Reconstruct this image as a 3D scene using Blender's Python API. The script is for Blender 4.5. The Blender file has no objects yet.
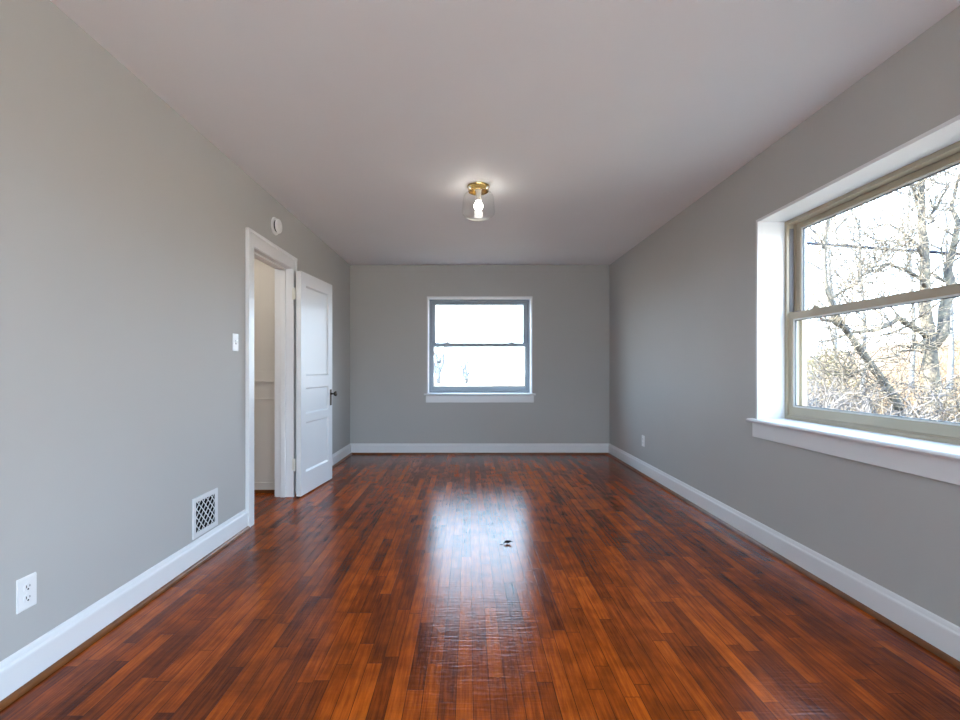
import bpy, bmesh, math, random
from mathutils import Vector, Matrix, noise as mnoise

C = bpy.context.scene
COL = C.collection
PI = math.pi

# ------------------------------------------------------------------ camera
FPX = 470.0
cam_d = bpy.data.cameras.new('camera')
cam = bpy.data.objects.new('camera', cam_d); COL.objects.link(cam)
cam.location = (0.0, 0.0, 1.118)
cam.rotation_euler = (PI/2, 0, 0)
cam_d.sensor_fit = 'HORIZONTAL'; cam_d.sensor_width = 36.0
cam_d.lens = FPX/960*36.0
cam_d.shift_x = 11.5/960; cam_d.shift_y = 9.5/960
cam_d.clip_start = 0.02; cam_d.clip_end = 300
C.camera = cam

# ------------------------------------------------------------------ world sky (bright thin overcast, bluer overhead)
SKY = 3.6
w = bpy.data.worlds.new('sky'); C.world = w; w.use_nodes = True
nt = w.node_tree; nt.nodes.clear()
out = nt.nodes.new('ShaderNodeOutputWorld'); bg = nt.nodes.new('ShaderNodeBackground')
tc = nt.nodes.new('ShaderNodeTexCoord'); sx = nt.nodes.new('ShaderNodeSeparateXYZ'); rp = nt.nodes.new('ShaderNodeValToRGB')
nt.links.new(tc.outputs['Generated'], sx.inputs[0]); nt.links.new(sx.outputs['Z'], rp.inputs[0])
rp.color_ramp.elements[0].position = 0.0; rp.color_ramp.elements[0].color = (0.68, 0.84, 1.0, 1)
rp.color_ramp.elements[1].position = 0.7; rp.color_ramp.elements[1].color = (0.47, 0.70, 1.0, 1)
nt.links.new(rp.outputs[0], bg.inputs[0]); bg.inputs[1].default_value = SKY
nt.links.new(bg.outputs[0], out.inputs[0])

# ------------------------------------------------------------------ sun: low, from behind the left side of the house
sd = bpy.data.lights.new('sun', 'SUN'); sun = bpy.data.objects.new('sun', sd); COL.objects.link(sun)
sd.energy = 15.0; sd.angle = math.radians(0.6); sd.color = (1.0, 0.94, 0.84)
sun.rotation_euler = Vector((1.0, 0.0, -0.85)).to_track_quat('-Z', 'Y').to_euler()
sun.location = (-10, 0, 12)

def portal(loc, rot, sx_, sy_):
    d = bpy.data.lights.new('window_portal', 'AREA'); o = bpy.data.objects.new('window_portal', d); COL.objects.link(o)
    d.shape = 'RECTANGLE'; d.size = sx_; d.size_y = sy_; d.cycles.is_portal = True
    o.location = loc; o.rotation_euler = rot
    return o

C.view_settings.view_transform = 'Standard'; C.view_settings.look = 'None'
C.view_settings.exposure = 2.08; C.view_settings.gamma = 1.0; C.view_settings.use_curve_mapping = False
C.cycles.max_bounces = 14; C.cycles.diffuse_bounces = 8; C.cycles.glossy_bounces = 6
C.cycles.transparent_max_bounces = 24; C.cycles.transmission_bounces = 8
C.cycles.sample_clamp_indirect = 8.0
C.cycles.use_denoising = True

# ------------------------------------------------------------------ dimensions (metres)
XL, XR, YB, YF, H = -1.567, 1.865, 6.217, -2.6, 2.5
WT = 0.31                    # outer walls
WTI = 0.115                  # partition to the hall
DY0, DY1, DZ = 3.40, 4.12, 2.0   # doorway clear opening
HX, HY0, HY1 = -3.0, 1.6, 4.27   # the hall behind the doorway
W1U = (0.149-0.6815, 0.149+0.6815)          # back window, along x
W2U = (3.028-1.363, 3.028)                  # right window, along y
W3U = (-2.3, 0.25)                         # unseen right window behind the camera, added for daylight
W4U = (-1.35, 1.65)                         # unseen picture window behind the camera, added for daylight
RZ0, RZ1 = 0.42, 2.25                       # sill and head of the two added windows behind the camera
WZ0, WZ1 = 0.80, 2.067
JB = 0.018                   # jamb board thickness

# ------------------------------------------------------------------ materials
def mat(name, col=(0.8,0.8,0.8), rough=0.5, metal=0.0, spec=0.5):
    m = bpy.data.materials.new(name); m.use_nodes = True
    b = m.node_tree.nodes['Principled BSDF']
    b.inputs['Base Color'].default_value = (*col, 1); b.inputs['Roughness'].default_value = rough
    b.inputs['Metallic'].default_value = metal; b.inputs['Specular IOR Level'].default_value = spec
    return m

class NG:
    def __init__(s, m): s.t = m.node_tree; s.b = s.t.nodes.get('Principled BSDF')
    def n(s, typ, **kw):
        x = s.t.nodes.new(typ)
        for k, v in kw.items(): setattr(x, k, v)
        return x
    def l(s, a, b): s.t.links.new(a, b)
    def math(s, op, a, b=None, c=None):
        x = s.t.nodes.new('ShaderNodeMath'); x.operation = op
        for i, v in enumerate((a, b, c)):
            if v is None: continue
            if isinstance(v, (int, float)): x.inputs[i].default_value = v
            else: s.t.links.new(v, x.inputs[i])
        return x.outputs[0]
    def mix(s, f, a, b, mode='MIX'):
        x = s.t.nodes.new('ShaderNodeMix'); x.data_type = 'RGBA'; x.blend_type = mode
        for i, v in ((0, f), (6, a), (7, b)):
            if isinstance(v, (int, float)): x.inputs[i].default_value = v
            elif isinstance(v, tuple): x.inputs[i].default_value = (*v, 1)
            else: s.t.links.new(v, x.inputs[i])
        return x.outputs[2]

def paint(name, col, rough, bump=0.08, scale=120, var=0.03, spec=0.5):
    m = mat(name, col, rough, spec=spec); g = NG(m)
    t = g.n('ShaderNodeTexCoord'); n = g.n('ShaderNodeTexNoise'); n.inputs['Scale'].default_value = scale; n.inputs['Detail'].default_value = 4
    g.l(t.outputs['Object'], n.inputs['Vector'])
    b = g.n('ShaderNodeBump'); b.inputs['Strength'].default_value = bump; b.inputs['Distance'].default_value = 0.002
    g.l(n.outputs['Fac'], b.inputs['Height']); g.l(b.outputs[0], g.b.inputs['Normal'])
    n2 = g.n('ShaderNodeTexNoise'); n2.inputs['Scale'].default_value = 1.6; n2.inputs['Detail'].default_value = 3
    g.l(t.outputs['Object'], n2.inputs['Vector'])
    c = g.mix(n2.outputs['Fac'], tuple(v*(1-var) for v in col), tuple(min(1, v*(1+var)) for v in col))
    g.l(c, g.b.inputs['Base Color'])
    return m

M = {}
M['wall'] = paint('grey_wall_paint', (0.46, 0.455, 0.44), 0.58, 0.10, 90, spec=0.25)
M['ceil'] = paint('ceiling_paint', (0.80, 0.80, 0.81), 0.65, 0.25, 45, spec=0.3)
M['trim'] = paint('white_trim_paint', (0.75, 0.755, 0.765), 0.32, 0.04, 60, 0.015)
M['door'] = paint('white_door_paint', (0.75, 0.765, 0.785), 0.38, 0.05, 40, 0.02)
M['hall'] = paint('hall_panel_paint', (0.66, 0.62, 0.56), 0.5, 0.05, 60)
M['vinyl'] = mat('almond_vinyl', (0.43, 0.37, 0.27), 0.4)
M['backlitvinyl'] = mat('backlit_grey_vinyl', (0.30, 0.345, 0.39), 0.4)  # almond frame greyed in its colour to look backlit
M['bead'] = mat('white_glazing_bead', (0.78, 0.80, 0.78), 0.4)
M['gasket'] = mat('grey_gasket', (0.06, 0.07, 0.08), 0.5)
M['track'] = mat('grey_balance_track', (0.16, 0.15, 0.16), 0.5)
M['plate'] = mat('white_plastic', (0.82, 0.82, 0.82), 0.35)
M['dark'] = mat('black_void', (0.004, 0.004, 0.004), 0.8, spec=0.1)
M['brass'] = mat('polished_brass', (0.72, 0.50, 0.18), 0.12, 1.0)
M['bronze'] = mat('aged_bronze', (0.10, 0.075, 0.055), 0.3, 1.0)
M['cream'] = mat('cream_painted_metal', (0.72, 0.70, 0.63), 0.4)
M['steel'] = mat('pale_steel', (0.75, 0.75, 0.75), 0.25, 1.0)
M['register'] = mat('white_enamel', (0.72, 0.72, 0.73), 0.35)
M['brick'] = paint('outside_masonry', (0.35, 0.27, 0.22), 0.8, 0.3, 20)

def glass_mat(name, tint=(0.97, 0.98, 0.98), strength=1.0):
    m = bpy.data.materials.new(name); m.use_nodes = True; t = m.node_tree; t.nodes.clear()
    o = t.nodes.new('ShaderNodeOutputMaterial'); mx = t.nodes.new('ShaderNodeMixShader')
    tr = t.nodes.new('ShaderNodeBsdfTransparent'); gl = t.nodes.new('ShaderNodeBsdfGlossy'); fr = t.nodes.new('ShaderNodeLayerWeight')
    tr.inputs[0].default_value = (*tint, 1); gl.inputs['Roughness'].default_value = 0.02; fr.inputs[0].default_value = 0.5
    p5 = t.nodes.new('ShaderNodeMath'); p5.operation = 'POWER'; p5.inputs[1].default_value = 5.0
    mu = t.nodes.new('ShaderNodeMath'); mu.operation = 'MULTIPLY_ADD'; mu.inputs[1].default_value = 0.9*strength; mu.inputs[2].default_value = 0.035*strength; mu.use_clamp = True
    t.links.new(fr.outputs['Facing'], p5.inputs[0]); t.links.new(p5.outputs[0], mu.inputs[0]); t.links.new(mu.outputs[0], mx.inputs[0])
    t.links.new(tr.outputs[0], mx.inputs[1]); t.links.new(gl.outputs[0], mx.inputs[2]); t.links.new(mx.outputs[0], o.inputs[0])
    return m
M['glass'] = glass_mat('window_glass')
M['shade'] = glass_mat('clear_shade_glass', (0.985, 0.988, 0.985), 0.6)

m = bpy.data.materials.new('lit_bulb'); m.use_nodes = True; b = m.node_tree.nodes['Principled BSDF']
b.inputs['Base Color'].default_value = (1, 1, 1, 1); b.inputs['Emission Color'].default_value = (1.0, 0.96, 0.88, 1); b.inputs['Emission Strength'].default_value = 8.0
M['bulb'] = m

def wood_floor():
    m = mat('strip_oak_floor', rough=0.2, spec=0.17); g = NG(m)
    t = g.n('ShaderNodeTexCoord'); s = g.n('ShaderNodeSeparateXYZ'); g.l(t.outputs['Object'], s.inputs[0])
    X, Y = s.outputs['X'], s.outputs['Y']
    xs = g.math('DIVIDE', g.math('ADD', X, 20.0), 0.0572)
    ix = g.math('FLOOR', xs); fx = g.math('FRACT', xs)
    w1 = g.n('ShaderNodeTexWhiteNoise', noise_dimensions='1D'); g.l(ix, w1.inputs['W'])
    w2 = g.n('ShaderNodeTexWhiteNoise', noise_dimensions='1D'); g.l(g.math('ADD', ix, 431.7), w2.inputs['W'])
    ln = g.math('MULTIPLY_ADD', w2.outputs['Value'], 0.6, 0.34)
    ys = g.math('DIVIDE', g.math('ADD', g.math('MULTIPLY', w1.outputs['Value'], 7.0), g.math('ADD', Y, 30.0)), ln)
    iy = g.math('FLOOR', ys); fy = g.math('FRACT', ys)
    cv = g.n('ShaderNodeCombineXYZ'); g.l(ix, cv.inputs[0]); g.l(iy, cv.inputs[1])
    w3 = g.n('ShaderNodeTexWhiteNoise', noise_dimensions='2D'); g.l(cv.outputs[0], w3.inputs['Vector'])
    # grain: noise stretched along the boards, shifted per board
    gv = g.n('ShaderNodeCombineXYZ')
    g.l(g.math('MULTIPLY', X, 95.0), gv.inputs[0]); g.l(g.math('MULTIPLY', Y, 5.0), gv.inputs[1]); g.l(g.math('MULTIPLY', w3.outputs['Value'], 50.0), gv.inputs[2])
    gn = g.n('ShaderNodeTexNoise'); gn.inputs['Scale'].default_value = 1.0; gn.inputs['Detail'].default_value = 5; gn.inputs['Roughness'].default_value = 0.65; g.l(gv.outputs[0], gn.inputs['Vector'])
    pn = g.n('ShaderNodeTexNoise'); pn.inputs['Scale'].default_value = 1.1; pn.inputs['Detail'].default_value = 3; g.l(t.outputs['Object'], pn.inputs['Vector'])
    f = g.math('ADD', g.math('MULTIPLY', w3.outputs['Value'], 0.42), g.math('MULTIPLY_ADD', gn.outputs['Fac'], 1.15, -0.28))
    f = g.math('ADD', f, g.math('MULTIPLY_ADD', pn.outputs['Fac'], 0.5, -0.25))
    r = g.n('ShaderNodeValToRGB'); g.l(f, r.inputs[0]); e = r.color_ramp.elements
    e[0].position = 0.05; e[0].color = (0.048, 0.0105, 0.0045, 1)
    e[1].position = 0.98; e[1].color = (0.57, 0.118, 0.008, 1)
    x = e.new(0.34); x.color = (0.170, 0.031, 0.005, 1)
    x = e.new(0.64); x.color = (0.33, 0.060, 0.0055, 1)
    sn = g.n('ShaderNodeTexNoise'); sn.inputs['Scale'].default_value = 9.0; sn.inputs['Detail'].default_value = 4; g.l(t.outputs['Object'], sn.inputs['Vector'])
    sm = g.n('ShaderNodeMapRange'); sm.inputs['From Min'].default_value = 0.35; sm.inputs['From Max'].default_value = 0.62; sm.inputs['To Min'].default_value = 0.72; sm.inputs['To Max'].default_value = 1.06; g.l(sn.outputs['Fac'], sm.inputs['Value'])
    stained = g.mix(1.0, r.outputs[0], sm.outputs[0], 'MULTIPLY')
    # joints
    ex = g.math('MINIMUM', fx, g.math('SUBTRACT', 1.0, fx))
    ey = g.math('MULTIPLY', g.math('MINIMUM', fy, g.math('SUBTRACT', 1.0, fy)), g.math('DIVIDE', ln, 0.0572))
    ed = g.math('MINIMUM', ex, ey)
    mr = g.n('ShaderNodeMapRange'); mr.inputs['From Min'].default_value = 0.008; mr.inputs['From Max'].default_value = 0.035; g.l(ed, mr.inputs['Value'])
    c = g.mix(mr.outputs[0], (0.07, 0.016, 0.004), stained)
    g.l(c, g.b.inputs['Base Color'])
    # worn, brushed varnish: fine cross strokes of the finish
    bv = g.n('ShaderNodeCombineXYZ'); g.l(g.math('MULTIPLY', X, 9.0), bv.inputs[0]); g.l(g.math('MULTIPLY', Y, 85.0), bv.inputs[1])
    bn = g.n('ShaderNodeTexNoise'); bn.inputs['Scale'].default_value = 1.0; bn.inputs['Detail'].default_value = 3; g.l(bv.outputs[0], bn.inputs['Vector'])
    lv = g.n('ShaderNodeTexNoise'); lv.inputs['Scale'].default_value = 7.0; lv.inputs['Detail'].default_value = 2; g.l(t.outputs['Object'], lv.inputs['Vector'])
    hgt = g.math('ADD', g.math('MULTIPLY', mr.outputs[0], 0.08), g.math('ADD', g.math('MULTIPLY', bn.outputs['Fac'], 1.25), g.math('MULTIPLY', gn.outputs['Fac'], 0.30)))
    hgt = g.math('ADD', hgt, g.math('MULTIPLY', lv.outputs['Fac'], 0.9))
    hgt = g.math('ADD', hgt, g.math('MULTIPLY', w3.outputs['Value'], 0.15))
    bp = g.n('ShaderNodeBump'); bp.inputs['Strength'].default_value = 0.50; bp.inputs['Distance'].default_value = 0.002
    g.l(hgt, bp.inputs['Height']); g.l(bp.outputs[0], g.b.inputs['Normal'])
    rr = g.math('MULTIPLY_ADD', pn.outputs['Fac'], 0.10, 0.135)
    g.l(rr, g.b.inputs['Roughness'])
    return m
M['floor'] = wood_floor()

def wood_trim():
    m = mat('stained_shoe_moulding', (0.15, 0.05, 0.015), 0.3); g = NG(m)
    t = g.n('ShaderNodeTexCoord'); n = g.n('ShaderNodeTexNoise'); n.inputs['Scale'].default_value = 9; n.inputs['Detail'].default_value = 5
    g.l(t.outputs['Object'], n.inputs['Vector'])
    g.l(g.mix(n.outputs['Fac'], (0.06, 0.018, 0.006), (0.27, 0.09, 0.02)), g.b.inputs['Base Color'])
    return m
M['shoe'] = wood_trim()

def rough_mat(name, c1, c2, scale, rough=0.9):
    m = mat(name, c1, rough, spec=0.1); g = NG(m)
    t = g.n('ShaderNodeTexCoord'); n = g.n('ShaderNodeTexNoise'); n.inputs['Scale'].default_value = scale; n.inputs['Detail'].default_value = 6; n.inputs['Roughness'].default_value = 0.7
    g.l(t.outputs['Object'], n.inputs['Vector'])
    r = g.n('ShaderNodeValToRGB'); r.color_ramp.elements[0].position = 0.35; r.color_ramp.elements[1].position = 0.65
    r.color_ramp.elements[0].color = (*c1, 1); r.color_ramp.elements[1].color = (*c2, 1)
    g.l(n.outputs['Fac'], r.inputs[0]); g.l(r.outputs[0], g.b.inputs['Base Color'])
    return m
M['bark'] = rough_mat('grey_bark', (0.010, 0.010, 0.012), (0.040, 0.036, 0.030), 7)
M['palebark'] = rough_mat('pale_bark', (0.034, 0.034, 0.038), (0.145, 0.125, 0.092), 6)
M['farbark'] = rough_mat('far_bark', (0.06, 0.066, 0.075), (0.14, 0.14, 0.135), 4)
M['hazebark'] = rough_mat('haze_tinted_bark', (0.028, 0.034, 0.042), (0.055, 0.065, 0.075), 4)  # bluish haze over the far saplings put into the bark colour
M['grass'] = rough_mat('dry_grass_blades', (0.07, 0.050, 0.032), (0.155, 0.110, 0.072), 2)
M['ground'] = rough_mat('dry_field', (0.24, 0.19, 0.14), (0.42, 0.34, 0.25), 1.2)
M['damper'] = rough_mat('dark_bounce_damper', (0.05, 0.038, 0.028), (0.10, 0.08, 0.055), 3)  # unseen slab, dark to cut light bounced through the small window
M['bouncer'] = rough_mat('pale_reflector', (0.50, 0.47, 0.43), (0.60, 0.57, 0.53), 4)  # unseen slab, pale to bounce light onto the ceiling
M['hillgrass'] = rough_mat('tan_hill_grass', (0.060, 0.040, 0.025), (0.115, 0.080, 0.052), 2.5)
M['bramble'] = rough_mat('bramble_stems', (0.032, 0.034, 0.042), (0.115, 0.105, 0.096), 3)
M['yellowleaf'] = rough_mat('yellow_green_leaves', (0.055, 0.05, 0.018), (0.12, 0.105, 0.045), 5)
M['cable'] = mat('cable_jacket', (0.004, 0.008, 0.02), 0.6, spec=0.1)
M['leaf'] = mat('withered_leaf', (0.022, 0.012, 0.010), 0.85, spec=0.1)

# ------------------------------------------------------------------ geometry helpers (all coordinates in metres, world space)
ident = lambda v: Vector(v)

class MB:
    def __init__(s, P=ident): s.bm = bmesh.new(); s.P = P
    def face(s, pts):
        return s.bm.faces.new([s.bm.verts.new(s.P(p)) for p in pts])
    def box(s, x0, x1, y0, y1, z0, z1, bev=0.0):
        vs = [s.bm.verts.new(s.P((x, y, z))) for x in (x0, x1) for y in (y0, y1) for z in (z0, z1)]
        fs = [s.bm.faces.new([vs[i] for i in q]) for q in ((0,1,3,2), (4,6,7,5), (0,4,5,1), (2,3,7,6), (0,2,6,4), (1,5,7,3))]
        if bev > 0:
            es = list({e for f in fs for e in f.edges})
            bmesh.ops.bevel(s.bm, geom=es, offset=bev, segments=2, profile=0.7, affect='EDGES')
        return s
    def prism(s, prof, u0, u1, axis=0):
        # closed profile of (w, z) swept from u0 to u1
        def pt(u, p): return (u, p[0], p[1])
        a = [s.bm.verts.new(s.P(pt(u0, p))) for p in prof]; b = [s.bm.verts.new(s.P(pt(u1, p))) for p in prof]
        n = len(prof)
        for i in range(n):
            j = (i+1) % n; s.bm.faces.new((a[i], a[j], b[j], b[i]))
        s.bm.faces.new(a); s.bm.faces.new(list(reversed(b)))
        return s
    def tube(s, pts, rads, sides=8, cap=True):
        pts = [Vector(p) for p in pts]
        if isinstance(rads, (int, float)): rads = [rads]*len(pts)
        rings = []; ref = None
        for i, p in enumerate(pts):
            t = (pts[min(i+1, len(pts)-1)] - pts[max(i-1, 0)])
            if t.length < 1e-9: t = Vector((0, 0, 1))
            t.normalize()
            if ref is None:
                ref = Vector((1, 0, 0)) if abs(t.x) < 0.8 else Vector((0, 1, 0))
            a = (ref - t*ref.dot(t))
            if a.length < 1e-6: a = t.orthogonal()
            a.normalize(); ref = a; b = t.cross(a)
            rings.append([s.bm.verts.new(s.P(p + (a*math.cos(2*PI*k/sides) + b*math.sin(2*PI*k/sides))*rads[i])) for k in range(sides)])
        for r0, r1 in zip(rings, rings[1:]):
            for k in range(sides):
                s.bm.faces.new((r0[k], r0[(k+1) % sides], r1[(k+1) % sides], r1[k]))
        if cap and sides > 2:
            s.bm.faces.new(list(reversed(rings[0]))); s.bm.faces.new(rings[-1])
        return s
    def lathe(s, prof, frame, seg=40, closed=False):
        # prof: (r, h); frame: origin, axis unit vector h
        o, ax = Vector(frame[0]), Vector(frame[1]).normalized(); a = ax.orthogonal().normalized(); b = ax.cross(a)
        rings = []
        for r, h in prof:
            if r < 1e-6: rings.append([s.bm.verts.new(s.P(o + ax*h))])
            else: rings.append([s.bm.verts.new(s.P(o + ax*h + (a*math.cos(2*PI*k/seg) + b*math.sin(2*PI*k/seg))*r)) for k in range(seg)])
        pairs = list(zip(rings, rings[1:]))
        if closed: pairs.append((rings[-1], rings[0]))
        for r0, r1 in pairs:
            for k in range(seg):
                l = (k+1) % seg
                if len(r0) == 1 and len(r1) == 1: continue
                if len(r0) == 1: s.bm.faces.new((r0[0], r1[l], r1[k]))
                elif len(r1) == 1: s.bm.faces.new((r0[k], r0[l], r1[0]))
                else: s.bm.faces.new((r0[k], r0[l], r1[l], r1[k]))
        return s
    def sheet(s, us, zs, holes, w0, w1):
        # a slab between w0 and w1 with rectangular holes; (u, w, z)
        U = sorted(set(us) | {h[0] for h in holes} | {h[1] for h in holes}); Z = sorted(set(zs) | {h[2] for h in holes} | {h[3] for h in holes})
        def solid(i, j):
            if i < 0 or j < 0 or i >= len(U)-1 or j >= len(Z)-1: return False
            cu, cz = (U[i]+U[i+1])/2, (Z[j]+Z[j+1])/2
            return not any(h[0] < cu < h[1] and h[2] < cz < h[3] for h in holes)
        for i in range(len(U)-1):
            for j in range(len(Z)-1):
                if not solid(i, j): continue
                a, b, c, d = U[i], U[i+1], Z[j], Z[j+1]
                s.face([(a, w0, c), (b, w0, c), (b, w0, d), (a, w0, d)]); s.face([(a, w1, c), (a, w1, d), (b, w1, d), (b, w1, c)])
                if not solid(i-1, j): s.face([(a, w0, c), (a, w0, d), (a, w1, d), (a, w1, c)])
                if not solid(i+1, j): s.face([(b, w0, c), (b, w1, c), (b, w1, d), (b, w0, d)])
                if not solid(i, j-1): s.face([(a, w0, c), (a, w1, c), (b, w1, c), (b, w0, c)])
                if not solid(i, j+1): s.face([(a, w0, d), (b, w0, d), (b, w1, d), (a, w1, d)])
        bmesh.ops.remove_doubles(s.bm, verts=s.bm.verts, dist=1e-5)
        return s

WORLD = {}
def obj(name, mb, m, parent=None, smooth=False, **props):
    bm = mb.bm
    bmesh.ops.recalc_face_normals(bm, faces=bm.faces)
    xs = [v.co.x for v in bm.verts]; ys = [v.co.y for v in bm.verts]; zs = [v.co.z for v in bm.verts]
    o = Vector(((min(xs)+max(xs))/2, (min(ys)+max(ys))/2, min(zs)))
    for v in bm.verts: v.co -= o
    me = bpy.data.meshes.new(name); bm.to_mesh(me); bm.free()
    me.materials.append(M[m])
    if smooth:
        for p in me.polygons: p.use_smooth = True
    ob = bpy.data.objects.new(name, me); COL.objects.link(ob)
    WORLD[ob.name] = o
    if parent is not None:
        ob.parent = parent; ob.location = o - WORLD[parent.name]
    else: ob.location = o
    for k, v in props.items(): ob[k] = v
    return ob

def smooth_by_angle(ob, deg=35):
    me = ob.data
    for p in me.polygons: p.use_smooth = True
    me.set_sharp_from_angle(angle=math.radians(deg))
    return ob

def empty(name, loc, **props):
    o = bpy.data.objects.new(name, None); COL.objects.link(o); o.location = loc; o.empty_display_size = 0.1
    WORLD[o.name] = Vector(loc)
    for k, v in props.items(): o[k] = v
    return o

def struct(name, mb, m, label, cat, parent=None):
    return obj(name, mb, m, parent, kind='structure', label=label, category=cat)

# frames (u along the wall, w out of the room, z up)
PB = lambda p: Vector((p[0], YB + p[1], p[2]))        # back wall
PR = lambda p: Vector((XR + p[1], p[0], p[2]))        # right wall
PL = lambda p: Vector((XL - p[1], p[0], p[2]))        # left wall
PF = lambda p: Vector((p[0], YF - p[1], p[2]))        # wall behind the camera

def hole(U, z0=WZ0-0.025, z1=WZ1+JB): return (U[0]-JB, U[1]+JB, z0, z1)

# ------------------------------------------------------------------ room shell
struct('floor', MB().box(HX-0.1, XR+WT, YF-WT, YB+WT, -0.12, 0.0), 'floor', 'glossy reddish brown strip hardwood floor running towards the back window', 'floor')
struct('ceiling', MB().box(HX-0.1, XR+WT, YF-WT, YB+WT, H, H+0.2), 'ceil', 'plain off white plaster ceiling above the empty room', 'ceiling')
struct('wall_back', MB(PB).sheet((XL-WTI, XR+WT), (0, H), [hole(W1U)], 0, WT), 'wall', 'grey painted end wall with the small window in its middle', 'wall')
struct('wall_right', MB(PR).sheet((YF-WT, YB), (0, H), [hole(W2U), hole(W3U, RZ0-0.025, RZ1+JB)], 0, WT), 'wall', 'grey painted side wall with the deep window at right', 'wall')
struct('wall_left', MB(PL).sheet((HY0-0.1, YB), (0, H), [(DY0-0.02, DY1+0.02, -1, DZ+0.02)], 0, WTI).sheet((YF, HY0-0.1), (0, H), [], 0, WT), 'wall', 'grey painted side wall with the open doorway at left', 'wall')
struct('wall_front', MB(PF).sheet((XL-WTI, XR), (0, H), [hole(W4U, RZ0-0.025, RZ1+JB)], 0, WT), 'wall', 'grey wall behind the camera with the added picture window', 'wall')

# hall behind the doorway
hw = struct('wall_hall', MB().box(HX-0.1, XL-WTI, HY1, HY1+0.1, 0, H), 'hall', 'shaded cream hall wall with flat panels seen through the doorway', 'wall')
hx0, hx1 = HX, XL-WTI-0.001
tr = MB()
tr.box(hx0, hx1, HY1-0.022, HY1, 1.005, 1.105, 0.004)
tr.box(hx0, hx1, HY1-0.014, HY1, 0.845, 0.858, 0.003)
obj('chair_rail', tr, 'hall', hw)
obj('base_board', MB().box(hx0, hx1, HY1-0.016, HY1, 0.022, 0.095, 0.004), 'hall', hw)
obj('shoe_moulding', MB().box(hx0, hx1, HY1-0.02, HY1, 0.0, 0.03, 0.006), 'shoe', hw, label='dark stained shoe moulding')
struct('wall_hall_far', MB().box(HX-0.1, HX, HY0, HY1, 0, H), 'hall', 'cream hall wall facing the doorway', 'wall')
struct('wall_hall_near', MB().box(HX-0.1, XL-WTI, HY0-0.1, HY0, 0, H), 'hall', 'cream hall wall nearest the camera', 'wall')

HL = Vector((-2.35, 3.3, H))  # unseen lamp added to brighten the hall
hl = empty('ceiling_light', HL, label='unseen round white globe lamp added to brighten the hall behind the doorway', category='ceiling light')
obj('canopy', MB().lathe([(0, 0), (0.06, 0), (0.058, 0.02), (0.05, 0.03), (0, 0.03)], (HL, (0, 0, -1)), 32), 'plate', hl)
gl_ = obj('globe', MB().lathe([(0.05, 0.028), (0.075, 0.045), (0.09, 0.08), (0.085, 0.115), (0.06, 0.145), (0.03, 0.157), (0, 0.16)], (HL, (0, 0, -1)), 32), 'bulb', hl, smooth=True)
hd = bpy.data.lights.new('hall_fill_light', 'POINT'); hd.energy = 1.1; hd.color = (1.0, 0.90, 0.78); hd.shadow_soft_size = 0.09
ho = bpy.data.objects.new('hall_fill_light', hd); COL.objects.link(ho); ho.parent = hl; ho.location = (0, 0, -0.27)

# ------------------------------------------------------------------ baseboards with cap and stained shoe moulding
base_prof = [(0.0, 0.0), (-0.019, 0.0), (-0.019, 0.108), (-0.0175, 0.115), (-0.012, 0.121), (-0.010, 0.128), (-0.007, 0.136), (-0.002, 0.140), (0.0, 0.140)]
shoe_prof = [(-0.019, 0.0), (-0.036, 0.0), (-0.0355, 0.006), (-0.033, 0.012), (-0.028, 0.0175), (-0.019, 0.021)]
CAS0, CAS1 = DY0-0.10, DY1+0.11
for nm, P, spans, lab in (('baseboard_back', PB, [(XL+0.0, XR)], 'white baseboard along the end wall under the small window'),
                     ('baseboard_right', PR, [(YF, YB)], 'white baseboard along the right wall under the large window'),
                     ('baseboard_left', PL, [(YF, CAS0), (CAS1, YB)], 'white baseboard along the left wall, broken by the doorway'),
                     ('baseboard_front', PF, [(XL, XR)], 'white baseboard along the wall behind the camera')):
    a = MB(P)
    for u0, u1 in spans: a.prism(base_prof, u0, u1)
    bo = struct(nm, a, 'trim', lab, 'baseboard')
    a = MB(P)
    for u0, u1 in spans: a.prism(shoe_prof, u0, u1)
    obj('shoe_moulding', a, 'shoe', bo, label='brown stained shoe moulding')

# ------------------------------------------------------------------ doorway: casing, jamb, stops
casing_prof_w = 0.10
def casing(mbx):
    # flat casing with a raised back band, face towards the room
    for (u0, u1, z0, z1) in ((CAS0, DY0-0.004, 0, DZ+0.004), (DY1+0.004, CAS1, 0, DZ+0.004)):
        mbx.box(u0, u1, -0.020, 0, z0, z1, 0.003)
    mbx.box(CAS0, CAS1, -0.020, 0, DZ+0.004, DZ+0.112, 0.003)
    for (u0, u1, z0, z1) in ((CAS0, CAS0+0.022, 0, DZ+0.112), (CAS1-0.022, CAS1, 0, DZ+0.112)):
        mbx.box(u0-0.003, u1, -0.028, -0.002, z0, z1, 0.004)
    mbx.box(CAS0-0.003, CAS1+0.003, -0.028, -0.002, DZ+0.092, DZ+0.115, 0.004)
a = MB(PL); casing(a)
t1 = struct('trim_1', a, 'trim', 'white wooden casing around the open doorway in the left wall', 'door casing')
a = MB(PL)
a.box(DY0-0.02, DY0, -0.012, WTI+0.004, 0, DZ); a.box(DY1, DY1+0.02, -0.034, WTI+0.004, 0, DZ); a.box(DY0-0.02, DY1+0.02, -0.012, WTI+0.004, DZ, DZ+0.02)
obj('jamb', a, 'trim', t1)
a = MB(PL)
a.box(DY0, DY0+0.013, 0.036, 0.078, 0, DZ-0.013, 0.003); a.box(DY1-0.013, DY1, 0.036, 0.078, 0, DZ-0.013, 0.003); a.box(DY0, DY1, 0.036, 0.078, DZ-0.013, DZ, 0.003)
obj('door_stop', a, 'trim', t1)
a = MB(PL)
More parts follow.
